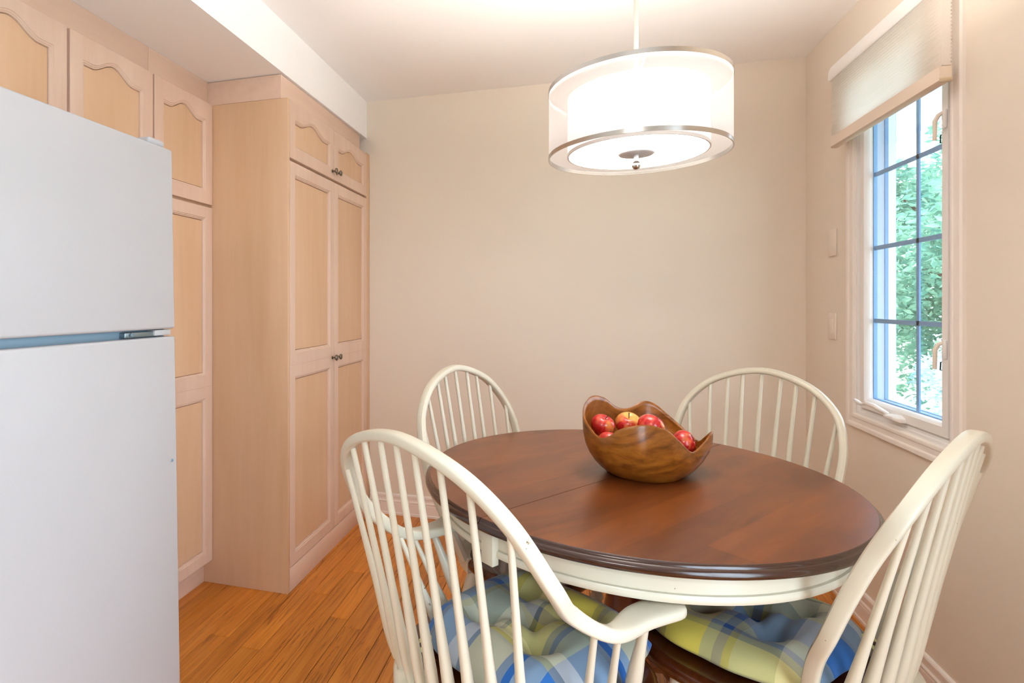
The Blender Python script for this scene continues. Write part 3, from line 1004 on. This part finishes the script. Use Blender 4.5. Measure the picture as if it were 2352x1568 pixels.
def windsor(name, loc, rz, P, arms, label, wide, seed, front, dx=0.0):
    ch = thing(name, (loc[0], loc[1], 0), rz, label, 'chair', 'cream painted windsor chairs round the table')
    rg = random.Random(seed)
    half, path = bow_curve(P)
    bow_mesh(path, arms).build('bow', 'cream_paint', ch, smooth=50)
    zs0, zs1 = .397, .440
    # seat: rounded edge slab, slightly dished
    rings = []
    for g, z in ((-.030, zs0), (-.012, zs0 + .003), (-.003, zs0 + .012), (0, zs0 + .022), (-.001, zs1 - .010), (-.006, zs1 - .003), (-.014, zs1)):
        rings.append([(x_ + dx * (y_ > -.12) * min(1, (y_ + .12) / .12), y_, z) for x_, y_ in seat_outline(1, wide, 72, g, front)])
    for s_, dz in ((.86, -.003), (.66, -.010), (.4, -.013), (.15, -.013)):
        rings.append([(x_ * s_ + dx * (y_ > -.12) * min(1, (y_ + .12) / .12), .045 + (y_ - .045) * s_, zs1 + dz) for x_, y_ in seat_outline(1, wide, 72, -.014, front)])
    seat = MB().loops(rings).build('seat', 'seat_brown', ch, smooth=50)
    # cream painted spindle deck along the rear edge
    ol = [p for p in seat_outline(1, wide, 200, .002) if p[1] < -.095]
    ol.sort(key=lambda p: p[0])
    inner = []
    for x_, y_ in ol:
        u_ = x_ / max(abs(ol[0][0]), .01)
        inner.append((x_ * .93, -.096 - .075 * (1 - u_ * u_) ** .8))
    rr = [[(a, b, zs0 - .001) for a, b in inner], [(a, b, zs1 + .0018) for a, b in inner],
          [(a * .97 + c * .03, b * .97 + d * .03, zs1 + .0025) for (a, b), (c, d) in zip(inner, ol)],
          [(a * .15 + c * .85, b * .15 + d * .85, zs1 + .0025) for (a, b), (c, d) in zip(inner, ol)],
          [(c, d, zs1 - .006) for c, d in ol], [(c, d, zs0 + .014) for c, d in ol], [(a * .1 + c * .9, b * .1 + d * .9, zs0 - .001) for (a, b), (c, d) in zip(inner, ol)]]
    n_ = len(ol)
    MB().loops([[row[j] for row in rr] for j in range(n_)]).build('spindle_deck', 'cream_paint', ch, smooth=50)
    # spindles
    upper = [p for p in path if p.z > .80]
    for k in range(9):
        u_ = (k - 4) / 4.0
        tx = u_ * .235 - .012 * u_ * (1 - u_ * u_)
        best = min((p for p in upper), key=lambda p: abs(p.x - tx))
        top = Vector((best.x, best.y, best.z - .004))
        if abs(u_) > .9: top = Vector((math.copysign(.236, u_), best.y, .872))
        bx = u_ * .185
        by = -.213 + .043 * u_ * u_
        MB().stick((bx, by, zs1 - .004), top, SPROF, 10).build('spindle', 'cream_paint', ch, smooth=60)
    if arms:
        for sx in (-1, 1):
            for (bx, by, tx, ty, tz, pr) in ((.206, -.020, .276, -.093, .672, SPROF), (.222, .035, .286, -.035, .642, SPROF)):
                MB().stick((sx * bx, by, zs1 - .004), (sx * tx, ty, tz), pr, 10).build('arm_spindle', 'cream_paint', ch, smooth=60)
            MB().stick((sx * .236, .092, zs1 - .004), (sx * .296, .038, .636), [(0, .009), (.08, .012), (.3, .0155), (.5, .0140), (.75, .0105), (1, .0085)], 12).build('arm_post', 'cream_paint', ch, smooth=60)
    # legs + stretchers
    lg = {}
    for sx in (-1, 1):
        for y_, fy in ((.045 + front * .52, .045 + front * .80), (-.115, -.215)):
            a = Vector((sx * wide * .62, y_, zs0 + .010))
            b = Vector((sx * wide * (.82 if y_ > 0 else .80), fy, .0005))
            MB().stick(b, a, [(1 - t_, r_) for t_, r_ in LEGP[::-1]], 14).build('leg', 'cream_paint', ch, smooth=60)
            lg[(sx, y_ > 0)] = (a, b)
    mids = []
    for sx in (-1, 1):
        p = lg[(sx, True)][0].lerp(lg[(sx, True)][1], .60)
        q = lg[(sx, False)][0].lerp(lg[(sx, False)][1], .60)
        MB().stick(p, q, [(0, .007), (.1, .009), (.42, .0115), (.5, .014), (.58, .0115), (.9, .009), (1, .007)], 10).build('stretcher', 'cream_paint', ch, smooth=60)
        mids.append(p.lerp(q, .5))
    MB().stick(mids[0], mids[1], [(0, .007), (.1, .009), (.42, .0115), (.5, .014), (.58, .0115), (.9, .009), (1, .007)], 10).build('stretcher', 'cream_paint', ch, smooth=60)
    return ch

P_FL = [(0, -.318, .991), (.145, -.305, .959), (.233, -.270, .888), (.271, -.209, .783), (.266, -.144, .711), (.284, -.051, .653), (.289, .058, .643), (.318, .150, .645)]
P_BL = [(0, -.318, 1.005), (.141, -.300, .962), (.223, -.272, .880), (.254, -.238, .790), (.257, -.211, .698), (.247, -.176, .613), (.225, -.147, .536), (.191, -.119, .434)]
P_BR = [(0, -.324, .996), (.142, -.307, .959), (.229, -.277, .882), (.259, -.235, .793), (.258, -.204, .700), (.244, -.172, .616), (.220, -.143, .539), (.190, -.119, .434)]
P_R = [(0, -.321, .987), (.144, -.309, .951), (.240, -.284, .884), (.250, -.239, .790), (.248, -.202, .701), (.241, -.170, .616), (.217, -.139, .541), (.189, -.115, .434)]
windsor('windsor_armchair', (-.144, 1.253), -.594, P_FL, True, 'cream windsor armchair with scrolled arms nearest the refrigerator', .272, 1, .236, -.010)
windsor('windsor_chair', (-.142, 1.852), -2.062, P_BL, False, 'cream bow-back windsor chair behind the table, nearest the pantry doors', .228, 2, .180)
windsor('windsor_chair', (.468, 2.020), 2.553, P_BR, False, 'cream bow-back windsor chair in the corner under the window, behind the bowl', .212, 3, .130)
windsor('windsor_chair', (.475, 1.510), .880, P_R, False, 'cream bow-back windsor chair in right foreground with a plaid cushion', .262, 4, .208, -.034)

# ------------------------------------------------------------------ cushions
def cushion(loc, rz, label, z0, hw, hd, cy, seed, uvrot, uvoff, corner, cxo, puff=.055):
    ch = thing('seat_cushion', (loc[0], loc[1], z0), rz, label, 'cushion', 'plaid tufted seat cushions')
    rg = random.Random(seed)
    N = 56
    tufts = [(-.40, -.38), (.40, -.38), (-.40, .40), (.40, .40), (0, .0)]
    def height(u, v):
        rr = max(abs(u), abs(v))
        e = max(0.0, min(1 - abs(u), 1 - abs(v)))
        hh = puff * (min(1, (1 - abs(u)) / .34) * min(1, (1 - abs(v)) / .34)) ** .46
        for (a, b) in tufts:
            d2 = (u - a) ** 2 + (v - b) ** 2
            hh -= .036 * math.exp(-d2 / .018) * (1 if e > .05 else 0)
            hh -= .012 * math.exp(-d2 / .08)
        # soft creases joining tufts
        for (a, b), (c, d) in ((tufts[0], tufts[4]), (tufts[1], tufts[4]), (tufts[2], tufts[4]), (tufts[3], tufts[4]), (tufts[0], tufts[1]), (tufts[2], tufts[3])):
            px_, py_ = c - a, d - b
            t_ = max(0, min(1, ((u - a) * px_ + (v - b) * py_) / (px_ ** 2 + py_ ** 2)))
            dd = math.hypot(u - a - px_ * t_, v - b - py_ * t_)
            hh -= .012 * math.exp(-(dd / .08) ** 2)
        nz = mnoise.noise(Vector((u * 2.3 + seed, v * 2.3, .5 * seed)))
        hh += .006 * nz * min(1, e * 4)
        return max(hh, .002 if e <= 0 else .004)
    vs, fs, uvs = [], [], []
    for side in (1, 0):
        for i_ in range(N + 1):
            for j_ in range(N + 1):
                u, v = -1 + 2 * i_ / N, -1 + 2 * j_ / N
                # square -> rounded square
                k_ = corner
                x_ = u * math.sqrt(max(0, 1 - k_ * v * v / 2))
                y_ = v * math.sqrt(max(0, 1 - k_ * u * u / 2))
                rim = max(abs(u), abs(v))
                wv = 1 + .012 * math.sin(9 * math.atan2(v, u) + seed) * rim ** 6
                X, Y = cxo + x_ * hw * wv * (1 + .05 * v), cy + y_ * hd * wv
                hgt = height(u, v)
                Z = .016 + hgt if side else .016 - min(.016, hgt * .45)
                vs.append((X, Y, Z))
                uvs.append((X, Y))
    n1 = (N + 1) ** 2
    for side in (0, 1):
        for i_ in range(N):
            for j_ in range(N):
                a = side * n1 + i_ * (N + 1) + j_
                q = (a, a + N + 1, a + N + 2, a + 1)
                fs.append(q if side == 0 else q[::-1])
    rim = [i_ * (N + 1) for i_ in range(N + 1)] + [N * (N + 1) + j_ for j_ in range(1, N + 1)] + [i_ * (N + 1) + N for i_ in range(N - 1, -1, -1)] + [j_ for j_ in range(N - 1, 0, -1)]
    for k in range(len(rim)):
        a, b = rim[k], rim[(k + 1) % len(rim)]
        fs.append((a, a + n1, b + n1, b))
    me = bpy.data.meshes.new('cushion_cover')
    me.from_pydata(vs, [], fs)
    uvl = me.uv_layers.new(name='UVMap')
    ca, sa = math.cos(uvrot), math.sin(uvrot)
    per = .40
    for lp in me.loops:
        X, Y = uvs[lp.vertex_index]
        uvl.data[lp.index].uv = ((X * ca - Y * sa) / per + uvoff[0] + 5, (X * sa + Y * ca) / per + uvoff[1] + 5)
    me.materials.append(M['plaid_cotton'])
    me.polygons.foreach_set('use_smooth', [True] * len(me.polygons))
    o = bpy.data.objects.new('cover', me)
    COL.objects.link(o)
    o.parent = ch
    md = o.modifiers.new('sub', 'SUBSURF'); md.levels = md.render_levels = 1
    for a, b in tufts:
        X = cxo + a * math.sqrt(1 - corner * b * b / 2) * hw
        Y = cy + b * math.sqrt(1 - corner * a * a / 2) * hd
        MB().lathe([(.007, 0), (.0075, .002), (.006, .004), (.001, .005)], 12, (X, Y, .017 + height(a, b) - .002)).build('tuft_button', 'button_cloth', ch, smooth=60)
    # fabric ties at the rear corners
    for sx in (-1, 1):
        bx, by = cxo + sx * hw * .60, cy - hd * .88
        mb = MB()
        for k, (ax, ay, L) in enumerate(((sx * .6, -.8, .030), (sx * 1.0, -.1, .026), (sx * .1, -1, .034))):
            d_ = Vector((ax, ay, 0)).normalized()
            s_ = Vector((-d_.y, d_.x, 0))
            rows = []
            for q, wd in ((0, .003), (.35, .006), (.7, .009), (1, .008)):
                c_ = Vector((bx, by, .018)) + d_ * L * q + Vector((0, 0, .010 * math.sin(q * 3 + k)))
                rows.append([c_ - s_ * wd, c_ + Vector((0, 0, .004)), c_ + s_ * wd, c_ + Vector((0, 0, -.002))])
            mb.loops(rows)
        mb.build('tie', 'tie_cloth', ch, smooth=60)
    return ch
cushion((-.144, 1.253), -.594, 'blue and yellow plaid tufted cushion on the armchair', .450, .220, .218, .088, 1, R(4), (.52, .30), .60, -.004, .064)
cushion((.475, 1.510), .880, 'blue and yellow plaid tufted cushion on the right foreground chair', .443, .226, .200, .064, 2, R(-6), (.15, .45), .62, -.018)

# ------------------------------------------------------------------ wooden bowl + apples
CR, SR = math.cos(YAW), math.sin(YAW)
def camdir(a):     # angle measured from the photo's right (0) towards depth (90)
    xr, zd = math.cos(a), math.sin(a)
    return (xr * CR - zd * SR, xr * SR + zd * CR)
BC = Vector((.187, 1.705, .7605))
RIM_VIEW = [(1360, 909, 1.66), (1388, 914, 1.70), (1415, 934, 1.725), (1443, 937, 1.74), (1478, 921, 1.75), (1505, 928, 1.745), (1535, 952, 1.73), (1565, 978, 1.70), (1590, 1000, 1.665), (1609, 1012, 1.63),
            (1638, 990, 1.575), (1620, 1018, 1.535), (1592, 1039, 1.505), (1565, 1016, 1.48), (1540, 994, 1.46), (1510, 981, 1.448), (1480, 977, 1.442), (1450, 980, 1.447), (1420, 988, 1.46), (1398, 1002, 1.475),
            (1376, 1005, 1.495), (1355, 984, 1.53), (1339, 956, 1.57), (1342, 926, 1.615)]
def from_view(px, py, zc):
    xc = (px - CX_PX) / F_PX * zc
    return Vector((xc * CR - zc * SR, xc * SR + zc * CR, EYE + (HZ_PX - py) / F_PX * zc))
_rp = [from_view(*q) - BC for q in RIM_VIEW]
RIMC = catmull([_rp[-1]] + _rp + [_rp[0], _rp[1]], 5)[:-1]
bowl = thing('wooden_bowl', BC, 0, 'free-form carved wooden bowl with a wavy rim on the table', 'bowl')
NB = len(RIMC)
def bowl_ring(t_, inset):
    ring = []
    for p in RIMC:
        rr = math.hypot(p.x, p.y)
        ux_, uy_ = p.x / rr, p.y / rr
        hh = p.z
        rb = .096
        # side profile: round belly that straightens towards the rim
        r_ = rb + (rr - rb) * (1 - (1 - t_) ** 1.9) + .011 * math.sin(math.pi * min(1, t_ * 1.05)) * (1 - t_ * .4)
        z_ = hh * t_ ** 1.15
        r_ -= inset * (1 if t_ < 1 else .75)
        if inset:
            z_ = max(z_, .012)
        ring.append((ux_ * r_, uy_ * r_, z_))
    return ring
def flat_ring(r_, z_):
    return [(p.x / math.hypot(p.x, p.y) * r_, p.y / math.hypot(p.x, p.y) * r_, z_) for p in RIMC]
rings = [flat_ring(.06, .0005)]
rings += [bowl_ring(t_, 0) for t_ in (0, .04, .1, .2, .32, .45, .6, .75, .88, .96, .99)]
rings += [[(x_, y_, z_ + .001) for x_, y_, z_ in bowl_ring(1.0, .003)]]
rings += [bowl_ring(t_, .0075) for t_ in (.985, .94, .86, .72, .58, .42, .28, .16, .08)]
rings += [flat_ring(.05, .0115)]
MB().loops(rings).build('bowl_body', 'bowl_wood', bowl, smooth=70)

def apple(px, py, zc, r, label, tilt, seed):
    """centre from a photo direction at a given depth"""
    xc = (px - CX_PX) / F_PX * zc
    z = EYE + (HZ_PX - py) / F_PX * zc
    loc = Vector((xc * CR - zc * SR, xc * SR + zc * CR, z))
    a = thing('apple', loc, 0, label, 'apple', 'red apples in the wooden bowl')
    a.rotation_euler = tilt
    prof = []
    n = 20
    for k in range(n + 1):
        t_ = math.pi * k / n
        rr = math.sin(t_)
        zz = -math.cos(t_)
        rad = rr * (1 + .06 * math.cos(t_ + math.pi)) * r
        dim = .30 * math.exp(-(rr / .30) ** 2)
        z_ = (zz * (.92 - dim * (1.15 if zz > 0 else .7))) * r
        prof.append((max(rad * (1 - .10 * (zz < 0) * abs(zz)), .0004), z_))
    MB().lathe(prof, 28).build('skin', 'apple_skin', a, smooth=80)
    MB().tube([(0, 0, r * .50), (.001, .0005, r * .75), (.004, .002, r * 1.02)], [.0014, .0012, .0018], 6).build('stem', 'apple_stem', a, smooth=60)
    return a
apple(1384, 977, 1.605, .0340, 'streaky red apple at the left side of the bowl', (.35, .25, .4), 1)
apple(1443, 974, 1.640, .0370, 'plain red apple in the middle of the bowl, partly behind another', (.2, -.4, 1.2), 2)
apple(1494, 981, 1.560, .0375, 'red and yellow apple with an upright stem in the middle of the bowl', (-.25, .75, .3), 3)
apple(1399, 1015, 1.546, .0310, 'red apple low against the dip in the left rim of the bowl', (.4, .3, 2.0), 4)
apple(1570, 1017, 1.590, .0360, 'red apple by the right end of the bowl, stem hollow facing right', (.35, 1.15, .15), 5)
apple(1500, 1040, 1.620, .0340, 'red apple at the bottom of the bowl under the others', (.1, .2, .9), 6)

# ------------------------------------------------------------------ pendant lamp
LC = Vector((.157, 1.612, 0))
pl = thing('pendant_lamp', (LC.x, LC.y, 1.635), 0, 'double drum pendant lamp with sheer white shade and steel bands over the table', 'lamp')
LR, LZ0, LZ1 = .230, 1.635, 1.826
def lp(mb, name, mat, parent=None, smooth=40):
    o = mb.build(name, mat, parent or pl, smooth=smooth)
    if parent is None:
        o.matrix_parent_inverse = Matrix.Translation(-Vector(pl.location))
    return o
def tube_wall(r, z0, z1, th, seg=96):
    return MB().lathe([(r - th, z0), (r, z0), (r, z1), (r - th, z1), (r - th, z0)], seg, (LC.x, LC.y, 0), None, False, False)
o_ = MB().lathe([(LR - .0015, LZ0 + .004), (LR - .0015, LZ1 - .004)], 96, (LC.x, LC.y, 0), None, False, False)
outer = lp(o_, 'outer_shade', 'sheer_fabric')
lp(tube_wall(LR, LZ0, LZ0 + .0105, .003), 'steel_band', 'brushed_steel', outer)
lp(tube_wall(LR, LZ1 - .0115, LZ1, .003), 'steel_band', 'brushed_steel', outer)
IR = .178
lp(MB().lathe([(IR, LZ0 + .010), (IR, LZ1 - .026)], 96, (LC.x, LC.y, 0), None, False, False), 'inner_shade', 'glowing_linen')
df = lp(MB().lathe([(.0005, LZ0 + .010), (IR - .004, LZ0 + .010), (IR - .004, LZ0 + .013), (.0005, LZ0 + .013)], 96, (LC.x, LC.y, 0), None, True, True), 'diffuser', 'glowing_glass')
lp(tube_wall(IR + .001, LZ0 + .006, LZ0 + .0145, .004), 'diffuser_rim', 'white_trim', df)
lp(MB().lathe([(.0005, LZ0 + .0035), (.043, LZ0 + .0035), (.046, LZ0 + .006), (.046, LZ0 + .0098), (.0005, LZ0 + .0098)], 48, (LC.x, LC.y, 0)), 'finial_plate', 'satin_nickel')
fin = lp(MB().lathe([(.006, LZ0 + .0034), (.006, LZ0 - .010), (.0045, LZ0 - .013)], 24, (LC.x, LC.y, 0)), 'finial_stem', 'satin_nickel')
lp(MB().lathe([(max(.012 * math.sin(math.pi * k / 14), .0003), LZ0 - .0245 + .012 * math.cos(math.pi * k / 14)) for k in range(15)], 24, (LC.x, LC.y, 0)), 'finial_ball', 'brushed_steel', fin, 80)
# spider arms, rod, ceiling canopy
for k in range(3):
    a = R(30 + 120 * k)
    lp(MB().tube([(LC.x, LC.y, LZ1 - .006), (LC.x + math.cos(a) * (LR - .002), LC.y + math.sin(a) * (LR - .002), LZ1 - .006)], .0025, 6), 'spider_arm', 'brushed_steel')
lp(MB().lathe([(.0075, LZ0 + .02), (.0075, LZ1 + .01), (.0062, LZ1 + .012), (.0062, ZC - .02)], 20, (LC.x, LC.y, 0)), 'rod', 'rod_enamel')
lp(MB().lathe([(.064, ZC - .0005), (.064, ZC - .016), (.055, ZC - .024), (.012, ZC - .028)], 40, (LC.x, LC.y, 0)), 'ceiling_canopy', 'brushed_steel')
for k in range(3):
    a = R(90 + 120 * k)
    q = Vector((LC.x + math.cos(a) * .075, LC.y + math.sin(a) * .075, 1.73))
    b_ = lp(MB().lathe([(.012, q.z - .045), (.013, q.z - .02), (.010, q.z - .018)], 14, (q.x, q.y, 0)), 'socket', 'white_trim')
    lp(MB().lathe([(.010, q.z - .018), (.022, q.z + .004), (.026, q.z + .018), (.020, q.z + .036), (.0005, q.z + .043)], 16, (q.x, q.y, 0)), 'bulb', 'glowing_glass', b_, 60)
ld = bpy.data.lights.new('pendant_bulbs', 'POINT')
ld.energy = 47
ld.color = (1.0, .955, .90)
ld.shadow_soft_size = .05
lo = bpy.data.objects.new('pendant_bulbs', ld)
COL.objects.link(lo)
lo.location = (LC.x, LC.y, 1.735)
